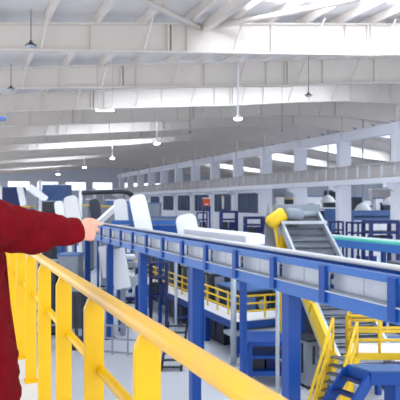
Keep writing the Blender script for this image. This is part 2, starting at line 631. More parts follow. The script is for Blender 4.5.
# long white chutes below the conveyor
for (a, b, z, w, lab) in (((116, 249), (123, 288), 30, .85, 'broad white chute standing under the conveyor between two blue legs'),
                          ((103, 246), (108, 277), 32, .5, 'narrow white chute under the conveyor left of the broad chute')):
    p, q = P(*a, z), P(*b, z)
    t = thing('chute', lab, 'chute', (q.x, q.y, 0))
    MB().bar(p, q, .5, w, up=(cam(1, 0) - cam(0, 0))).build('body', 'white', t, bevel=.02)
    MB().box(q.x - .12, q.x + .12, q.y - .12, q.y + .12, 0, q.z).build('support_leg', 'grey', t)
p, q = P(120, 289, 31), P(142, 277, 31)
t = thing('trough', 'pale slanted trough under the conveyor right of the broad white chute', 'trough', (p.x, p.y, 0))
MB().bar(p, q, .6, .5).build('body', 'galv', t, bevel=.02)
MB().box(p.x - .08, p.x + .08, p.y - .08, p.y + .08, 0, p.z).build('support_leg', 'blue', t)
MB().box(q.x - .08, q.x + .08, q.y - .08, q.y + .08, 0, q.z).build('support_leg', 'blue', t)
p = P(126, 257, 36.5)
t = thing('cylinder_tank', 'white horizontal tank under the conveyor above the slanted trough', 'tank', (p.x, p.y, 0))
rt = (cam(1, 0) - cam(0, 0))
MB().tube([p - rt * .62, p - rt * .55, p + rt * .55, p + rt * .62], [.1, .2, .2, .1], 16).build('shell', 'white', t)
MB().bar(p - rt * .8 - Z1 * .5, p + rt * 1.0 - Z1 * .5, .7, .36).build('bed', 'galv', t, bevel=.02)
for q in (-.5, .7):
    b = p + rt * q
    MB().box(b.x - .1, b.x + .1, b.y - .1, b.y + .1, 0, b.z - .6).build('leg', 'blue', t)

# transverse blue conveyor behind, left of the white cover
t = thing('cross_conveyor', 'blue cross conveyor frame behind the main conveyor left of centre', 'conveyor', (*G(146, 33), 0))
for py, hh in ((222.5, .26), (230, .5)):
    MB().bar(P(112, py, 33), P(178, py, 33), .12, hh).build('side_beam', 'blue' if py > 225 else 'bluel', t)
MB().bar(P(112, 226, 33.6), P(178, 226, 33.6), .9, .06).build('belt', 'belt', t)
for px in (116, 136, 158, 176):
    MB().bar(P(px, 222, 33.1), P(px, 231, 33.1), .1, .1).build('post', 'blue', t)
for px in (120, 160):
    q = P(px, 231, 33.3)
    MB().box(q.x - .1, q.x + .1, q.y - .1, q.y + .1, 0, q.z).build('leg', 'blue', t)

# ------------------------------------------------------------------ green belt conveyor on the right
UG = 20.0
t = thing('belt_conveyor', 'blue sided conveyor carrying a green belt near the columns at right', 'conveyor', (UG + .5, 20, 0))
g0, g1 = 12.0, 29.5
MB().box(UG, UG + .1, g0, g1, ZC - 2.55, ZC - 2.13).build('side_beam', 'bluel', t)
MB().box(UG + .02, UG + .8, g0, g1, ZC - 2.12, ZC - 2.02).build('belt', 'green', t)
MB().box(UG + .82, UG + .95, g0, g1, ZC - 2.5, ZC - 1.93).build('far_skirt', 'white', t)
for k in range(4):
    y = 14 + 4.8 * k
    MB().box(UG + .35, UG + .55, y - .1, y + .1, 0, ZC - 2.5).build('leg', 'blue', t)

# ------------------------------------------------------------------ apron (slat) conveyor
top = cam((297 - 200) / FOC * 27, 27, -.62)
bot = cam((366 - 200) / FOC * 19.5, 19.5, -5.6)
ax = (bot - top)
LA = ax.length
ax.normalize()
side = ax.cross(Z1).normalized()
if side.dot(cam(1, 0) - cam(0, 0)) < 0:
    side = -side
nrm = side.cross(ax).normalized()
if nrm.z < 0:
    nrm = -nrm
WA = 2.0
t = thing('slat_conveyor', 'steep grey slat conveyor descending from the yellow drive at right', 'conveyor', (bot.x, bot.y, 0))
for q, m_ in ((-1, 'silver'), (1, 'silver')):
    MB().bar(top + side * (q * WA / 2) + nrm * .1, bot + side * (q * WA / 2) + nrm * .1, .12, .4, up=nrm).build('side_rail', m_, t)
MB().bar(top - nrm * .12 + ax * .3, bot - nrm * .12, WA - .12, .05, up=nrm).build('bed', 'dark', t)
NS = 19
for k in range(NS):
    c = top + ax * (.35 + (LA - .5) * k / (NS - 1))
    MB().obox(c, ax, side, nrm, .3, WA - .16, .07).obox(c - ax * .14 + nrm * .07, ax, side, nrm, .06, WA - .18, .12).build('slat', 'slat', t)
MB().bar(top + side * (-WA / 2 - .1) + Z1 * .35, top + side * (WA / 2 + .1) + Z1 * .35, .5, .42).build('head_cover', 'grey', t, bevel=.03)
MB().bar(top + side * (-WA / 2 - .1) + ax * 1.0 + nrm * .32, top + side * (WA / 2 + .1) + ax * 1.0 + nrm * .32, .18, .14).build('cross_bar', 'silver', t)
MB().tube([top + side * (-WA / 2) + nrm * .15, top + side * (WA / 2) + nrm * .15], .2, 14).build('head_drum', 'galv', t)
lw = side * (-WA / 2 - .12) - nrm * .18
MB().bar(top + lw + ax * (LA * .46), top + lw + ax * (LA * .68), .12, .66, up=nrm).build('lower_guard', 'yellow2', t)
MB().bar(top + lw + ax * (LA * .7) + nrm * .1, bot + lw + nrm * .1, .16, .8, up=nrm).build('lower_guard', 'yellow2', t)
MB().bar(top + lw + ax * (LA * .46) - side * .06 - nrm * .2, bot + lw - side * .06 - nrm * .2, .06, .1, up=nrm).build('guard_lip', 'galv', t)
MB().bar(top - lw * 0 + side * (WA / 2 + .1) - nrm * .25 + ax * .4, bot + side * (WA / 2 + .1) - nrm * .25, .08, .3, up=nrm).build('green_guard', 'greeny', t)
for f in (.12, .5, .85):
    for q in (-1, 1):
        c = top + ax * (LA * f) + side * (q * (WA / 2))
        MB().box(c.x - .09, c.x + .09, c.y - .09, c.y + .09, 0, c.z - .25).build('leg', 'blue' if f > .3 else 'yellow2', t)
# drive
dp = top + side * (-WA / 2 - .12) - Z1 * .06 + cam(0, -.75) - cam(0, 0)
gb = MB().tube([dp + side * .35 + Z1 * .2 , dp + side * .28 + Z1 * .16, dp - side * .25 - Z1 * .22, dp - side * .38 - Z1 * .34], [.3, .34, .34, .24], 16)
gb.build('gear_unit', 'yellow2', t)
MB().tube([dp + side * .45 + Z1 * .16, dp + side * .6 + Z1 * .18, dp + side * 1.15 + Z1 * .12, dp + side * 1.3 + Z1 * .1], [.2, .28, .28, .16], 16).build('motor', 'grey', t)
for q in (-.1, .25):
    MB().bar(dp + side * q - Z1 * .2, dp + side * (q + .25) - Z1 * 2.0 + ax * .3, .12, .12).build('drive_strut', 'yellow2', t)
MB().prism([dp - side * .35 + Z1 * .7 + cam(0, .4) - cam(0, 0), dp - side * .75 - Z1 * 2.2 + cam(0, .4) - cam(0, 0), dp + side * .2 - Z1 * 2.2 + cam(0, .4) - cam(0, 0)],
           (cam(0, .15) - cam(0, 0))).build('guard_plate', 'grey', t)

# ------------------------------------------------------------------ walkway with yellow railing under the conveyor


def railing(parent, pts, zb, m='yellow2', r=.032, gap=1.3, h=1.05, rails=(1.05, .7, .35)):
    """railing over a polyline of (x, y); returns the part holding the posts"""
    mb = MB()
    for rz in rails:
        mb.tube([(x, y, zb + rz) for x, y in pts], r, 8)
    ra = mb.build('railing', m, parent)
    for (x0, y0_), (x1, y1_) in zip(pts, pts[1:]):
        L = math.hypot(x1 - x0, y1_ - y0_)
        n = max(1, round(L / gap))
        for k in range(n + 1):
            x, y = x0 + (x1 - x0) * k / n, y0_ + (y1_ - y0_) * k / n
            MB().tube([(x, y, zb - .02), (x, y, zb + h)], r, 8).build('post', m, ra)
    return ra


zw = ZC - 5.38
t = thing('walkway', 'raised walkway with yellow railing under the conveyor in the middle', 'walkway', (12.6, 30, 0))
MB().box(11.3, 12.35, 22.9, 42, zw - .05, zw).box(12.35, 14.4, 22.9, 24.5, zw - .05, zw).build('deck', 'white', t)
MB().box(11.35, 11.5, 22.9, 42, zw - .42, zw - .05).build('side_beam', 'blue', t)
MB().box(11.35, 14.2, 22.9, 23.05, zw - .4, zw - .05).build('end_beam', 'blue', t)
MB().box(11.0, 14.4, 22.6, 23.4, zw - .62, zw - .46).build('lower_ledge', 'galv', t)
railing(t, [(11.85, 41), (11.7, 23.1), (14.3, 23.1)], zw, r=.045)
for y in (23.2, 26.5, 31, 36, 41):
    for u in ((11.5, 13.6) if y < 24 else (11.5,)):
        MB().box(u - .13, u + .13, y - .13, y + .13, 0, zw - .05).build('leg', 'blue', t)
MB().bar((11.5, 23.2, .5), (13.6, 23.2, zw - .5), .1, .1).build('brace', 'blue', t)
MB().bar((11.5, 26.5, zw - .3), (11.5, 31, .3), .1, .1).build('brace', 'blue', t)
for px, py0, py1, z, lab in ((233.5, 276, 345, 24.5, 'pale grey vertical pipe at the corner of the middle walkway'),
                             (277.5, 290, 392, 19.5, 'slim grey pipe standing left of the nearest blue conveyor leg'),
                             (176, 268, 326, 27.0, 'pale grey vertical pipe at the far end of the yellow railed walkway')):
    a, b = P(px, py0, z), P(px, py1, z)
    t = thing('vertical_pipe', lab, 'pipe', (a.x, a.y, 0))
    rr = .13 if px == 233.5 else .07
    MB().tube([(a.x, a.y, 0), (a.x, a.y, a.z + .3)], rr, 12).build('pipe', 'galv', t)
    MB().lathe((a.x, a.y, 0), [(rr * 2, 0), (rr * 2, .04), (rr, .05)], 12).build('flange', 'galv', t)

# dark machine under the walkway and behind it


def machine(px0, px1, py0, z, depth, lab, m='dark', trim='slate', cat='machine', name='machine_cabinet', py1=None, panels=2, gap=.04):
    """a cabinet standing on the ground (or on legs down to py1) with doors and a plinth"""
    a, b = P(px0, py0, z), P(px1, py0, z)
    rt = (b - a).normalized()
    fw = Vector((-rt.y, rt.x, 0))
    W = (b - a).length
    H = a.z
    zb = 0.0 if py1 is None else P(px0, py1, z).z
    c = (a + b) / 2
    t = thing(name, lab, cat, (c.x, c.y, 0))
    ctr = c + fw * (depth / 2)
    MB().obox((ctr.x, ctr.y, (zb + H) / 2 + .05), rt, fw, Z1, W, depth, H - zb - .1).build('body', m, t, bevel=.03)
    MB().obox((ctr.x, ctr.y, H - .02), rt, fw, Z1, W + .12, depth + .12, .1).build('top_plate', trim, t)
    for k in range(panels):
        pw = W / panels
        pc = a + rt * (pw * (k + .5)) - fw * .02
        MB().obox((pc.x, pc.y, zb + (H - zb) * .55), rt, fw, Z1, pw - gap * 2 - .1, .05, (H - zb) * .7).build('door_panel', m, t, bevel=.01)
        MB().obox((pc.x, pc.y, zb + (H - zb) * .3), rt, fw, Z1, pw * .5, .07, (H - zb) * .12).build('vent', trim, t)
    if zb > .1:
        for i in (-.45, .45):
            for j in (.1, .9):
                q = c + rt * (W * i) + fw * (depth * j)
                MB().box(q.x - .07, q.x + .07, q.y - .07, q.y + .07, 0, zb + .1).build('leg', 'blue', t)
    else:
        MB().obox((ctr.x, ctr.y, .08), rt, fw, Z1, W + .06, depth + .06, .16).build('plinth', 'black', t)
    return t


def rack(px0, px1, py0, py1, z, depth, lab, m='navy', load=True):
    """open steel frame with shelves, standing on the ground; py0 top, py1 lowest shelf"""
    a, b = P(px0, py0, z), P(px1, py0, z)
    rt = (b - a).normalized()
    fw = Vector((-rt.y, rt.x, 0))
    W = (b - a).length
    zb = P(px0, py1, z).z
    c = (a + b) / 2
    t = thing('equipment_frame', lab, 'frame', (c.x, c.y, 0))
    th = min(.24, max(.12, W * .13))
    for i in (-.5, .5):
        for j in (0, 1):
            q = c + rt * (W * i) + fw * (depth * j)
            MB().obox((q.x, q.y, a.z / 2), rt, fw, Z1, th, th, a.z).build('upright', m, t)
    for i, zz in enumerate((a.z, (a.z * .55 + zb * .45), zb)):
        q = c + fw * (depth / 2)
        MB().obox((q.x, q.y, zz), rt, fw, Z1, W + th, depth, th if i != 1 else th * .7).build('shelf', m, t)
    if load:
        for i, m_ in ((-.22, 'dark'), (.2, 'navy')):
            q = c + rt * (W * i) + fw * (depth * .5)
            hh = (a.z - zb) * .34
            MB().obox((q.x, q.y, zb + hh / 2 + th * .5), rt, fw, Z1, W * .36, depth * .6, hh).build('drive_box', m_, t, bevel=.02)
    return t



def hmachine(u0, u1, s0, s1, z1, lab, m='dark', trim='slate', panels=3, z0=0.0):
    """machine housing standing square to the hall, doors on its near-side face and front"""
    t = thing('machine_cabinet', lab, 'machine', ((u0 + u1) / 2, (s0 + s1) / 2, 0))
    MB().box(u0, u1, s0, s1, .12, z1 - .08).build('body', m, t, bevel=.03)
    MB().box(u0 - .04, u1 + .04, s0 - .04, s1 + .04, z1 - .08, z1).build('top_plate', trim, t)
    MB().box(u0 + .05, u1 - .05, s0 + .05, s1 - .05, 0, .12).build('plinth', 'black', t)
    L = (s1 - s0) / panels
    for k in range(panels):
        y = s0 + L * k
        MB().box(u0 - .03, u0 + .02, y + .12, y + L * .55, z1 * .3, z1 - .25).build('door_panel', m, t, bevel=.01)
        MB().box(u0 - .05, u0 + .02, y + L * .65, y + L * .8, z1 * .3, z1 - .2).build('duct_strip', trim, t)
    MB().box(u0 + .2, (u0 + u1) / 2 - .05, s0 - .03, s0 + .02, z1 * .5, z1 - .25).build('front_panel', trim, t, bevel=.01)
    MB().tube([((u0 + u1) * .5 + .35, s0 - .12, z1 * .72), ((u0 + u1) * .5 + .35, s0 + .02, z1 * .72)], .26, 18).build('fan_housing', 'galv', t)
    return t


hmachine(12.8, 14.3, 24.95, 28.0, zw + 1.0, 'dark machine housing right behind the near end railing of the walkway', panels=3)
hmachine(12.65, 14.3, 28.5, 33.2, zw + 1.5, 'dark slate machine housing behind the middle of the walkway railing', 'dark', 'grey', panels=5)
hmachine(12.65, 14.3, 33.7, 40.5, zw + 1.8, 'long dark machine housing behind the far part of the walkway railing', 'dark', 'slate', panels=7)
hmachine(14.8, 17.2, 22.6, 25.6, zw + 1.5, 'dark machine with green top between the walkway end and the nearest conveyor leg', 'dark', 'greeny', panels=3)
hmachine(11.85, 14.2, 23.55, 24.5, 1.25, 'low black machine under the near end of the walkway', 'black', 'slate', panels=2)
hmachine(11.85, 12.3, 25.2, 33.5, 1.25, 'long low dark machine beneath the walkway deck', 'dark', 'navy', panels=6)
hmachine(12.0, 12.7, 18.0, 19.0, 1.9, 'small grey machine between the nearest conveyor leg and the slat conveyor', 'grey', 'dark', panels=2)
hmachine(21.6, 22.6, 14.5, 24.5, 3.9, 'dark machine bank beyond the green belt conveyor at right', 'dark', 'grey', panels=6)
hmachine(15.0, 17.5, 27.0, 38.0, zw + 2.4, 'tall slate machine line behind the dark housings of the walkway', 'slate', 'dark', panels=8)
rack(150, 166, 264, 296, 32, 1.0, 'navy open frame between two blue conveyor legs left of the walkway')
machine(150, 170, 266, 46, 1.2, 'dark machine far behind the navy frame left of the walkway', 'dark', 'yellow2', panels=3)

# black steps up to the walkway
t = thing('step_ladder', 'short black step ladder below the far end of the walkway', 'ladder', (*G(174, 23.6), 0))
fr = cam(0, 1) - cam(0, 0)
rt = cam(1, 0) - cam(0, 0)
lo, hi = P(171, 369, 23.6), P(178, 322, 25.0)
lo.z = 0
for q in (-.42, .42):
    MB().bar(lo + rt * q, hi + rt * q, .06, .2).build('stringer', 'black', t)
for k in range(7):
    c = lo.lerp(hi, (k + .6) / 7.2)
    MB().obox(c, rt, fr, Z1, .8, .2, .05).build('tread', 'dark', t)

# ------------------------------------------------------------------ yellow stair tower on the right
t = thing('access_platform', 'yellow railed access platform beside the foot of the slat conveyor', 'platform', (*G(372, 17.5), 0))
zd = P(370, 346, 17.0).z


def C3(px, py, z):
    return P(px, py, z)


c0_, c1_, c2_, c3_ = [G(*q) for q in ((347, 16.3), (412, 16.3), (412, 17.4), (350, 17.4))]
poly = [Vector((x, y, zd - .1)) for x, y in (c0_, c1_, c2_, c3_)]
MB().prism(poly, (0, 0, .1)).build('deck', 'white', t)
MB().bar(Vector((*c0_, zd - .12)), Vector((*c1_, zd - .12)), .08, .2).build('edge_beam', 'yellow2', t)
railing(t, [c3_, c0_, c1_], zd, gap=1.0, r=.045)
railing(t, [c2_, c3_], zd, gap=1.2, r=.045)
for x, y in (c0_, c1_, c2_, c3_):
    MB().box(x - .08, x + .08, y - .08, y + .08, 0, zd - .1).build('leg', 'yellow2', t)
t = thing('stair', 'yellow stair with handrails climbing to the access platform', 'stair', (*G(325, 15.6), 0))
lo, hi = P(313, 430, 15.0), P(345, 348, 16.0)
lo.z = 0.0
hi.z = zd
fr2 = Vector((hi.x - lo.x, hi.y - lo.y, 0)).normalized()
sd = Vector((-fr2.y, fr2.x, 0))
for q in (-.4, .4):
    MB().bar(lo + sd * q, hi + sd * q, .06, .24).build('stringer', 'yellow2', t)
    mb = MB()
    for rz in (1.0, .55):
        mb.tube([lo + sd * q + Z1 * rz, hi + sd * q + Z1 * rz], .045, 8)
    hr = mb.build('stair_rail', 'yellow2', t)
    for k in range(5):
        b = lo.lerp(hi, k / 4) + sd * q
        MB().tube([b, b + Z1 * 1.0], .034, 8).build('post', 'yellow2', hr)
nst = 13
for k in range(nst):
    c = lo.lerp(hi, (k + .5) / nst)
    MB().obox(c, fr2, sd, Z1, .24, .76, .04).build('tread', 'slat', t)

# blue stair nearer
zl = P(372, 364, 12.6).z
t = thing('stair', 'blue steel stair with a landing at the lower right', 'stair', (*G(352, 12.4), 0))
A = cam(3.31, 12.6)
Bk = cam(3.31 + .36, 12.6 - .53)
A.z = Bk.z = zl
LR = [A, Bk, cam(5.7, 12.07), cam(5.7, 12.6)]
for q in LR:
    q.z = zl
MB().prism([q - Z1 * .04 for q in LR], (0, 0, .04)).build('landing', 'slate', t)
for a, b in zip(LR, LR[1:] + LR[:1]):
    MB().bar(a - Z1 * .16, b - Z1 * .16, .1, .26).build('landing_beam', 'blue', t)
for q in (cam(4.25, 12.52), cam(4.25, 12.15), cam(5.6, 12.3)):
    MB().box(q.x - .09, q.x + .09, q.y - .09, q.y + .09, 0, zl - .2).build('leg', 'blue', t)
dn = (cam(-2.7, -1.8) - cam(0, 0))
dn.z = -(zl - .2)
for s_ in (A, Bk):
    MB().bar(s_ - Z1 * .15, s_ + dn + Z1 * .05, .06, .28).build('stringer', 'blue', t)
dh = Vector((dn.x, dn.y, 0)).normalized()
for k in range(13):
    c = (A + Bk) / 2 + dn * ((k + .6) / 13.2) - Z1 * .1
    MB().obox(c, dh, (Bk - A).normalized(), Z1, .22, (Bk - A).length - .06, .045).build('tread', 'navy', t)

machine(387, 412, 343, 21, .9, 'pale machine base behind the yellow access platform', 'white', 'slate', panels=2)
machine(392, 420, 368, 15.6, .5, 'blue cabinet under the blue stair landing', 'blue', 'navy', panels=2)

# ------------------------------------------------------------------ grey barrier on the ground
for (pxa, pxb, z, lab, pysc) in ((97, 160, 26.5, 'low grey barrier rail on the ground behind the handrail', 0),
                                 (36, 92, 29.5, 'farther low grey barrier rail on the ground at left', 0)):
    a, b = Vector((*G(pxa, z), 0)), Vector((*G(pxb, z - 1.0), 0))
    t = thing('barrier_rail', lab, 'barrier', (a + b) / 2)
    for zz in (1.35, .75, .12):
        MB().bar(a + Z1 * zz, b + Z1 * zz, .05, .08).build('rail', 'grey', t)
    for k in range(5):
        c = a.lerp(b, k / 4)
        MB().box(c.x - .035, c.x + .035, c.y - .035, c.y + .035, 0, 1.38).build('post', 'grey', t)

# machines on the left seen through the handrail posts
machine(38, 56, 262, 30, 1.2, 'dark cabinet behind the handrail below the sleeve', 'dark', 'grey', panels=2)
machine(58, 78, 255, 30, 1.4, 'pale blue machine hood behind the handrail under the cuff', 'grey', 'slate', panels=2)
machine(62, 84, 290, 27, 1.0, 'dark machine behind the handrail below the pale hood', 'dark', 'grey', panels=3)
machine(92, 106, 291, 44, 1.0, 'slate machine left of the second far conveyor leg', 'slate', 'dark', panels=2)
machine(112, 139, 296, 39.5, 1.2, 'low blue machine under the slanted trough', 'navy', 'galv', panels=3)
machine(18, 36, 250, 36, 1.2, 'white machine cabinet hidden behind the yellow posts at left', 'white', 'grey', panels=2)

# ------------------------------------------------------------------ far left background
machine(2, 19, 187, 62, 2.5, 'dark navy cabinet on the far left above the shoulder', 'navy', 'slate', panels=2)
machine(42, 66, 184.5, 66, 3.0, 'light blue booth in the far left background above the sleeve', 'slate', 'white', panels=3, name='control_booth', cat='booth')
machine(42, 53, 201, 44, 1.2, 'dark grey machine block in front of the light blue booth', 'dark', 'grey', panels=2)
machine(20, 30, 206.5, 46, 1.2, 'grey machine block with a yellow top plate peeking over the red sleeve', 'grey', 'yellow2', panels=2)
machine(82, 88, 205, 45, 1.2, 'small grey machine with ochre top between two inclined covers above the hand', 'grey', 'yellow2', panels=2)
machine(66, 90, 199, 58, 2, 'grey machine behind the broad white inclined cover', 'grey', 'white', panels=3)
machine(101, 116, 206, 47, 1.4, 'grey machine with yellow top behind the white arm', 'grey', 'yellow2', panels=2)
machine(104, 132, 200, 60, 2, 'pale slate machine under the dark overhead pipe', 'slate', 'white', panels=4)
# dark overhead pipe with a bent end
z = 50
pts = [P(82, 193, z), P(100, 192, z), P(122, 191.5, z), P(128, 192.5, z), P(131.5, 195, z), P(133, 200, z), P(133.5, 209, z)]
t = thing('overhead_pipe', 'dark overhead pipe with a bent right end above the white covers', 'pipe', (*G(110, z), 0))
MB().tube(pts, .22, 10).build('pipe', 'dark', t)
for px in (84, 104, 124):
    q = P(px, 192, z)
    MB().box(q.x - .1, q.x + .1, q.y - .1, q.y + .1, 0, q.z).build('support_post', 'grey', t)
for px, z, py, lab in ((80.5, 55, 184, 'slim white post rising behind the broad white cover'),
                       (94.5, 62, 188, 'slim white post behind the dark inclined cover'),
                       (40, 58, 180, 'slim white post left of the light blue booth'),
                       (0.5, 56, 186, 'white post at the far left edge beside the navy cabinet')):
    q = P(px, py, z)
    t = thing('white_post', lab, 'post', (q.x, q.y, 0))
    MB().box(q.x - .14, q.x + .14, q.y - .14, q.y + .14, 0, q.z).build('shaft', 'white', t)
    MB().box(q.x - .25, q.x + .25, q.y - .25, q.y + .25, 0, .06).build('base_plate', 'grey', t)

# ------------------------------------------------------------------ equipment along the column row
rack(221, 237, 212, 229, 44, 1.5, 'navy blue open frame beyond the middle of the white cover')
rack(246, 264, 218, 234, 41, 1.5, 'navy blue open frame left of the yellow drive')
rack(197, 207, 213, 228, 50, 1.5, 'small navy frame beneath the orange machine')
rack(330, 343, 222, 240, 40, 1.4, 'navy blue open frame left of a column at right')
rack(352, 364, 223, 246, 37.5, 1.4, 'navy blue open frame right of the wide column', load=False)
rack(371, 398, 222, 246, 34, 1.6, 'large navy blue equipment frame at the right picture edge')
machine(203, 210, 198, 57, .8, 'bright orange machine between far columns in the centre', 'orange', 'white', panels=1, py1=207)
machine(222, 236, 196, 62, 1.2, 'ochre and white machine behind the far columns in the centre', 'white', 'yellow2', panels=2, py1=210)
machine(148, 160, 203, 55, 1.4, 'grey machine behind the tall white inclined cover', 'grey', 'slate', panels=2)
machine(150, 178, 217, 48, 1.2, 'long grey machine low behind the cross conveyor', 'grey', 'slate', panels=4)
machine(180, 200, 220, 46, 1.2, 'grey machine low behind the long white cover', 'grey', 'slate', panels=3)

# second hall: white machines, tables and hoods beyond the columns
machine(274, 297, 205, 62, 2, 'white machine with yellow band behind the slat conveyor drive', 'white', 'yellow2', panels=3)
machine(306, 322, 196, 66, 2, 'white machine tower beyond the columns above the slat conveyor', 'white', 'slate', panels=2)
machine(322, 337, 208, 58, 2, 'slate machine beyond the columns right of the white tower', 'slate', 'white', panels=2)
machine(354, 395, 214, 52, 2, 'long white bench machine beyond the columns at right', 'white', 'blue', panels=5)
machine(356, 372, 206, 62, 2, 'grey machine block behind the long white bench', 'grey', 'dark', panels=2)
machine(376, 383, 198, 58, 1.0, 'slim white machine tower behind the long white bench', 'white', 'slate', panels=1)
machine(384, 412, 206, 66, 2, 'blue machine block at the right edge in the second hall', 'slate', 'white', panels=3)
for px, py, z, lab in ((391, 201, 50, 'white dome hood over the long bench at the right edge'),
                       (363, 207, 50, 'white conical hood over the long bench beside the wide column'),
                       (328, 199, 55, 'small white dome hood left of the wide column')):
    q = P(px, py, z)
    t = thing('extractor_hood', lab, 'hood', (q.x, q.y, 0))
    MB().lathe(q, [(.75, -.35), (.72, -.2), (.5, .15), (.2, .35), (.08, .4)], 18).build('dome', 'white', t)
    MB().tube([q + Z1 * .38, (q.x, q.y, htop(q.x))], .07, 8).build('duct', 'galv', t)
rack(250, 284, 344, 374, 21.5, 1.8, 'blue open frame with dark drives in front of the walkway end', 'blue')
machine(354, 362, 197, 60, 1.5, 'dark control cabinet beside the wide column in the second hall', 'dark', 'slate', panels=1)
machine(364, 371, 200, 70, 1.5, 'white cabinet between dark cabinet and slim white tower', 'white', 'grey', panels=1)
machine(384, 398, 203, 56, 1.2, 'dark machine under the white dome at the right edge', 'dark', 'navy', panels=2)
machine(306, 314, 203, 60, 1.2, 'navy machine block left of a column above the slat conveyor', 'navy', 'white', panels=2)
machine(316, 324, 210, 56, 1.2, 'dark machine block behind the head of the slat conveyor', 'dark', 'white', panels=2)
machine(276, 284, 196, 66, 1.2, 'tall white cabinet behind the yellow drive', 'white', 'dark', panels=1)
machine(286, 296, 199, 70, 1.2, 'dark cabinet right of the tall white one behind the drive', 'dark', 'yellow2', panels=2)
machine(300, 306, 188, 74, 1.2, 'narrow grey tower far behind the slat conveyor head', 'grey', 'white', panels=1)
machine(372, 400, 189, 74, 1.5, 'wide brownish grey store wall at the far side of the second hall', 'girder', 'white', panels=5)
machine(326, 338, 190, 74, 1.5, 'dark far store block left of the wide column', 'dark', 'girder', panels=3)
rack(352, 396, 212, 219, 47, 1.6, 'long blue rail frame with dark drives in front of the white bench', 'slate')

# ------------------------------------------------------------------ the person
fa = radians(20)
fx, fz = cos(fa), sin(fa)
TC = (-.885, 2.02)


def B(f, r, h):
    """f forward of, r to the person's right of the torso axis, h above eye height"""
    return cam(TC[0] + f * fx + r * fz, TC[1] + f * fz - r * fx, h)


F_ = (B(1, 0, 0) - B(0, 0, 0))
R_ = (B(0, 1, 0) - B(0, 0, 0))


def tors(f, r, h, a, b):
    return (B(f, r, h), F_ * a, R_ * b)


def limb(mb, pts, rad, n=14):
    """tube with interpolated points for a smooth taper"""
    pp, rr = [], []
    for i in range(len(pts) - 1):
        for k in range(4):
            q = k / 4
            pp.append(Vector(pts[i]).lerp(Vector(pts[i + 1]), q))
            rr.append(rad[i] * (1 - q) + rad[i + 1] * q)
    pp.append(Vector(pts[-1]))
    rr.append(rad[-1])
    mb.tube(pp, rr, n)


def evaluated(mb, name, m, parent, voxel, smooth, disp=None):
    org = ORG[parent]
    me = mb.mesh(name, m, org)
    o = bpy.data.objects.new(name, me)
    COL.objects.link(o)
    md = o.modifiers.new('remesh', 'REMESH')
    md.mode = 'VOXEL'
    md.voxel_size = voxel
    md.use_smooth_shade = True
    md = o.modifiers.new('smooth', 'SMOOTH')
    md.iterations = smooth
    md.factor = .5
    if disp:
        for i, (sc, st) in enumerate(disp):
            tx = bpy.data.textures.new(name + '_fold%d' % i, 'CLOUDS')
            tx.noise_scale = sc
            tx.noise_depth = 1
            md = o.modifiers.new('folds%d' % i, 'DISPLACE')
            md.texture = tx
            md.strength = st
            md.mid_level = .5
            md.texture_coords = 'LOCAL'
    dg = bpy.context.evaluated_depsgraph_get()
    dg.update()
    me2 = bpy.data.meshes.new_from_object(o.evaluated_get(dg))
    o.modifiers.clear()
    o.data = me2
    if not me2.materials:
        me2.materials.append(M[m])
    for p in me2.polygons:
        p.use_smooth = True
    o.parent = parent
    ORG[o] = org
    return o


person = thing('person', 'person in a red jacket and blue helmet pointing right over the yellow handrail', 'person',
               B(0, 0, -1.45))
SH = B(.03, .19, -.058)                       # near (right) shoulder joint
WR = P(73, 230, 2.2)
EL = (SH + WR) / 2 + Vector((0, 0, -.012))
SL = B(.0, -.19, -.075)                       # far shoulder, arm hanging
EL2 = B(-.02, -.26, -.37)
WR2 = B(.08, -.27, -.60)
hd = B(-.01, 0, .262)                           # head centre
ad = (WR - EL).normalized()

# body: one continuous figure
mb = MB()
mb.rings([tors(.0, 0, -.62, .10, .15), tors(0, 0, -.5, .11, .165), tors(0, 0, -.35, .095, .14), tors(.01, 0, -.2, .11, .16),
          tors(.01, 0, -.08, .09, .14), tors(0, 0, -.03, .065, .09), tors(.0, 0, .03, .056, .06), tors(-.012, 0, .12, .054, .056), tors(-.014, 0, .23, .056, .056)], 18)
limb(mb, [SH, EL, WR, WR + ad * .02], [.045, .042, .028, .027])
limb(mb, [B(0, .1, -.09), SH], [.05, .045])
limb(mb, [B(0, -.1, -.09), SL], [.05, .045])
limb(mb, [SL, EL2, WR2], [.045, .042, .027])
for q in (SH, SL):
    mb.ball(q, F_ * .046, R_ * .046, Z1 * .046, 12, 8)
for q in (-1, 1):
    limb(mb, [B(0, .09 * q, -.58), B(.02, .1 * q, -.98), B(-.02, .1 * q, -1.38)], [.085, .058, .042])
    limb(mb, [B(-.05, .1 * q, -1.4), B(.13, .11 * q, -1.42)], [.035, .03])
# head: cranium, jaw, nose, ears, brow
mb.ball(hd + F_ * -.005 + Z1 * .03, F_ * .098, R_ * .078, Z1 * .092)
mb.ball(hd + F_ * .03 - Z1 * .045, F_ * .062, R_ * .057, Z1 * .068)
mb.ball(hd + F_ * .06 - Z1 * .088, F_ * .026, R_ * .028, Z1 * .02, 12, 8)
limb(mb, [hd + F_ * .088 + Z1 * .012, hd + F_ * .112 - Z1 * .028], [.009, .014], 10)
mb.ball(hd + F_ * .083 + Z1 * .03, F_ * .014, R_ * .055, Z1 * .012, 12, 8)
for q in (-1, 1):
    mb.ball(hd + F_ * -.01 + R_ * (q * .078) - Z1 * .005, F_ * .022, R_ * .009, Z1 * .033, 12, 8)


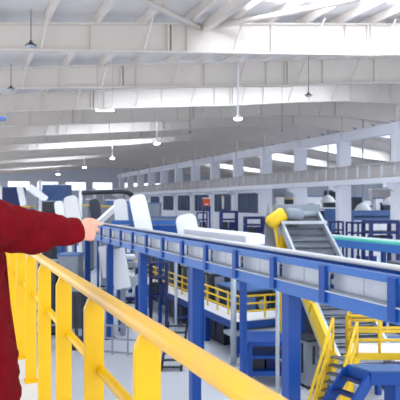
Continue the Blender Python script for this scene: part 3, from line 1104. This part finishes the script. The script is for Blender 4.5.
# hands: palm, four bent fingers, thumb
def hand(mb, w, d, pn, curls, spread=1.0):
    """w wrist, d direction of the hand, pn direction the palm looks"""
    d = d.normalized()
    pn = (pn - d * pn.dot(d)).normalized()
    s = d.cross(pn).normalized()              # across the palm
    if s.z < 0:                               # index side up
        s = -s
    mb.rings([(w - d * .02, s * .026, pn * .02), (w + d * .01, s * .03, pn * .019), (w + d * .045, s * .041, pn * .017),
              (w + d * .085, s * .04, pn * .014), (w + d * .094, s * .034, pn * .01)], 14)
    for i, (off, L, rr, c) in enumerate(((.030, .074, .0088, curls[0]), (.010, .082, .009, curls[1]),
                                         (-.010, .076, .0086, curls[2]), (-.029, .06, .0076, curls[3]))):
        p = w + d * (.08 if i in (1, 2) else .074) + s * off
        dirn = (d + s * (off * 2.2 * spread)).normalized()
        pts, rad = [p], [rr * 1.08]
        for seg, kk in ((.45, .5), (.3, 1.0), (.25, .8)):
            ang = c * kk
            dirn = (dirn * cos(ang) + pn * sin(ang)).normalized()
            p = p + dirn * (L * seg)
            pts.append(p)
            rad.append(rr * (1 - .12 * len(pts) / 3))
        limb(mb, pts, rad, 10)
    b = w + d * .022 + s * .026
    t1 = b + (d * .9 + s * .42 + pn * .1).normalized() * .042
    t2 = t1 + (d * 1.0 + s * .08 + pn * .05).normalized() * .032
    t3 = t2 + (d * 1.0 - s * .1 + pn * .1).normalized() * .024
    limb(mb, [b - d * .012 - s * .008, t1, t2, t3], [.015, .0125, .0105, .0085], 10)


hdir = (cam(.55, .83, -.1) - cam(0, 0, 0))
hand(mb, WR + ad * .02, hdir, cam(-.83, .5, -.12) - cam(0, 0, 0), (.02, .4, .8, 1.0))
hand(mb, WR2, B(.15, .0, -1) - B(0, 0, 0), R_ * 1.0, (.4, .45, .5, .55))
body = evaluated(mb, 'body', 'skin', person, .0045, 2)

# face details
for q in (-1, 1):
    e = hd + F_ * .079 + R_ * (q * .031) + Z1 * .012
    ey = MB().ball(e, F_ * .012, R_ * .013, Z1 * .011, 12, 8).build('eye', 'eye', person)
    MB().ball(e + F_ * .0095, F_ * .004, R_ * .006, Z1 * .006, 10, 6).build('iris', 'iris', ey)
    MB().bar(hd + F_ * .095 + R_ * (q * .014) + Z1 * .034, hd + F_ * .082 + R_ * (q * .05) + Z1 * .036, .008, .007).build('eyebrow', 'hair', person)
MB().ball(hd + F_ * .088 - Z1 * .056, F_ * .009, R_ * .022, Z1 * .006, 12, 8).build('mouth', 'lip', person)
mb = MB()
mb.ball(hd + F_ * -.02 + Z1 * .032, F_ * .094, R_ * .083, Z1 * .08)
hair = mb.build('hair', 'hair', person)

# blue helmet with a peak
hm = thing  # (kept simple: the helmet is clothing and stays a child of the person)
hp = hd + Z1 * .062 + F_ * -.005
secs = []
for i in range(9):
    q = i / 8 * (pi / 2) * .97
    secs.append((hp + Z1 * (.115 * sin(q)), F_ * (.125 * cos(q)), R_ * (.105 * cos(q))))
mb = MB().rings([(hp - Z1 * .012, F_ * .128, R_ * .108)] + secs, 24)
helm = mb.build('helmet', 'helmet', person)
mb = MB()
pk = []
for k in range(9):
    q = -1.05 + 2.1 * k / 8
    pk.append((q, hp + F_ * (.12 * cos(q)) + R_ * (.105 * sin(q))))
outer = [hp + F_ * (.12 * cos(q) + .072 * cos(q * 1.35)) + R_ * (.105 * sin(q) * 1.05) - Z1 * (.018 * cos(q)) for q, _ in pk]
mb.prism([p for _, p in pk] + list(reversed(outer)), Z1 * .007)
mb.build('peak', 'helmet', helm)
mb = MB()
for q in (-.035, 0, .035):
    mb.tube([hp + R_ * q + F_ * (.125 * cos(a)) + Z1 * (.115 * sin(a) + .003) for a in [.25 + i * .28 for i in range(10)]], .006, 6)
mb.build('ridge', 'helmet', helm)

# jacket
mb = MB()
mb.rings([tors(.0, 0, -.76, .195, .235), tors(.015, 0, -.72, .21, .245), tors(.02, 0, -.58, .2, .235), tors(.015, 0, -.4, .175, .215),
          tors(.01, 0, -.22, .165, .215), tors(.0, 0, -.1, .145, .215), tors(-.005, 0, -.03, .11, .165),
          tors(.0, 0, .015, .08, .09), tors(.01, 0, .06, .076, .08)], 28)
limb(mb, [B(0, .08, -.1), SH], [.11, .098], 20)
limb(mb, [SH, SH.lerp(EL, .5), EL, EL.lerp(WR, .55), WR - ad * .02, WR + ad * .012], [.1, .093, .082, .068, .053, .049], 20)
limb(mb, [B(0, -.08, -.1), SL], [.11, .095], 20)
limb(mb, [SL, EL2, WR2], [.092, .075, .052], 20)
for q, rr in ((SH, .1), (SL, .094)):
    mb.ball(q, F_ * rr, R_ * rr * .95, Z1 * rr, 18, 12)
jk = evaluated(mb, 'jacket', 'red', person, .009, 6, [(.13, .044), (.055, .022)])
cu = MB()
cu.tube([WR - ad * .028, WR - ad * .012, WR + ad * .012, WR + ad * .016], [.046, .0495, .049, .04], 22)
cu.build('cuff', 'red', jk)
z0 = MB()
z0.tube([B(.215, 0, -.74), B(.21, 0, -.55), B(.186, 0, -.38), B(.17, 0, -.2), B(.142, 0, -.09), B(.09, 0, .05)], .006, 8)
z0.build('zip', 'red', jk)
cl = MB()
cl.rings([tors(.005, 0, .03, .088, .092), tors(.01, 0, .085, .08, .084), tors(.01, 0, .085, .07, .074), tors(.005, 0, .04, .07, .074)], 24, caps=False)
cl.build('collar', 'red', jk)

# trousers and boots
mb = MB()
mb.rings([tors(0, 0, -.66, .125, .18), tors(0, 0, -.75, .13, .185), tors(0, 0, -.82, .11, .17)], 20)
for q in (-1, 1):
    limb(mb, [B(0, .085 * q, -.74), B(.02, .1 * q, -1.0), B(-.01, .1 * q, -1.375)], [.108, .085, .075], 18)
evaluated(mb, 'trousers', 'trouser', person, .012, 4, [(.12, .016)])
for q in (-1, 1):
    mb = MB()
    limb(mb, [B(-.02, .1 * q, -1.33), B(-.02, .1 * q, -1.4)], [.06, .058], 14)
    mb.rings([(B(-.085, .1 * q, -1.40), Z1 * .03, R_ * .03), (B(-.06, .1 * q, -1.395), Z1 * .048, R_ * .043), (B(.04, .105 * q, -1.398), Z1 * .045, R_ * .046),
              (B(.13, .11 * q, -1.408), Z1 * .036, R_ * .046), (B(.18, .112 * q, -1.417), Z1 * .024, R_ * .03)], 14)
    mb.box(0, 0.001, 0, 0.001, 0, 0.001) if False else None
    bt = mb.build('boot', 'boot', person)
    so = MB()
    so.rings([(B(.05, .105 * q, -1.449), F_ * .145, R_ * .05), (B(.05, .105 * q, -1.425), F_ * .145, R_ * .05)], 18)
    so.build('sole', 'black', bt)

# ------------------------------------------------------------------ light
w = bpy.data.worlds.new('hall_daylight')
scene.world = w
w.use_nodes = True
nt = w.node_tree
bg = nt.nodes['Background']
bg.inputs['Color'].default_value = (0.93, 0.96, 1.0, 1)
bg.inputs['Strength'].default_value = 1.15

# ------------------------------------------------------------------ camera and view
cd = bpy.data.cameras.new('camera')
cd.sensor_width = 36.0
cd.sensor_height = 36.0
cd.sensor_fit = 'HORIZONTAL'
cd.lens = 36.0 * FOC / 400.0
cd.shift_y = 3.0 / 400.0
cd.dof.use_dof = True
cd.dof.focus_distance = 2.8
cd.dof.aperture_fstop = 9.0
cd.clip_start = .05
cd.clip_end = 400
co = bpy.data.objects.new('camera', cd)
COL.objects.link(co)
co.location = (0, 0, ZC)
co.rotation_euler = (pi / 2, 0, -TH)
scene.camera = co

vs = scene.view_settings
vs.view_transform = 'Standard'
vs.look = 'None'
vs.gamma = 1
vs.use_curve_mapping = False
vs.exposure = 0.75
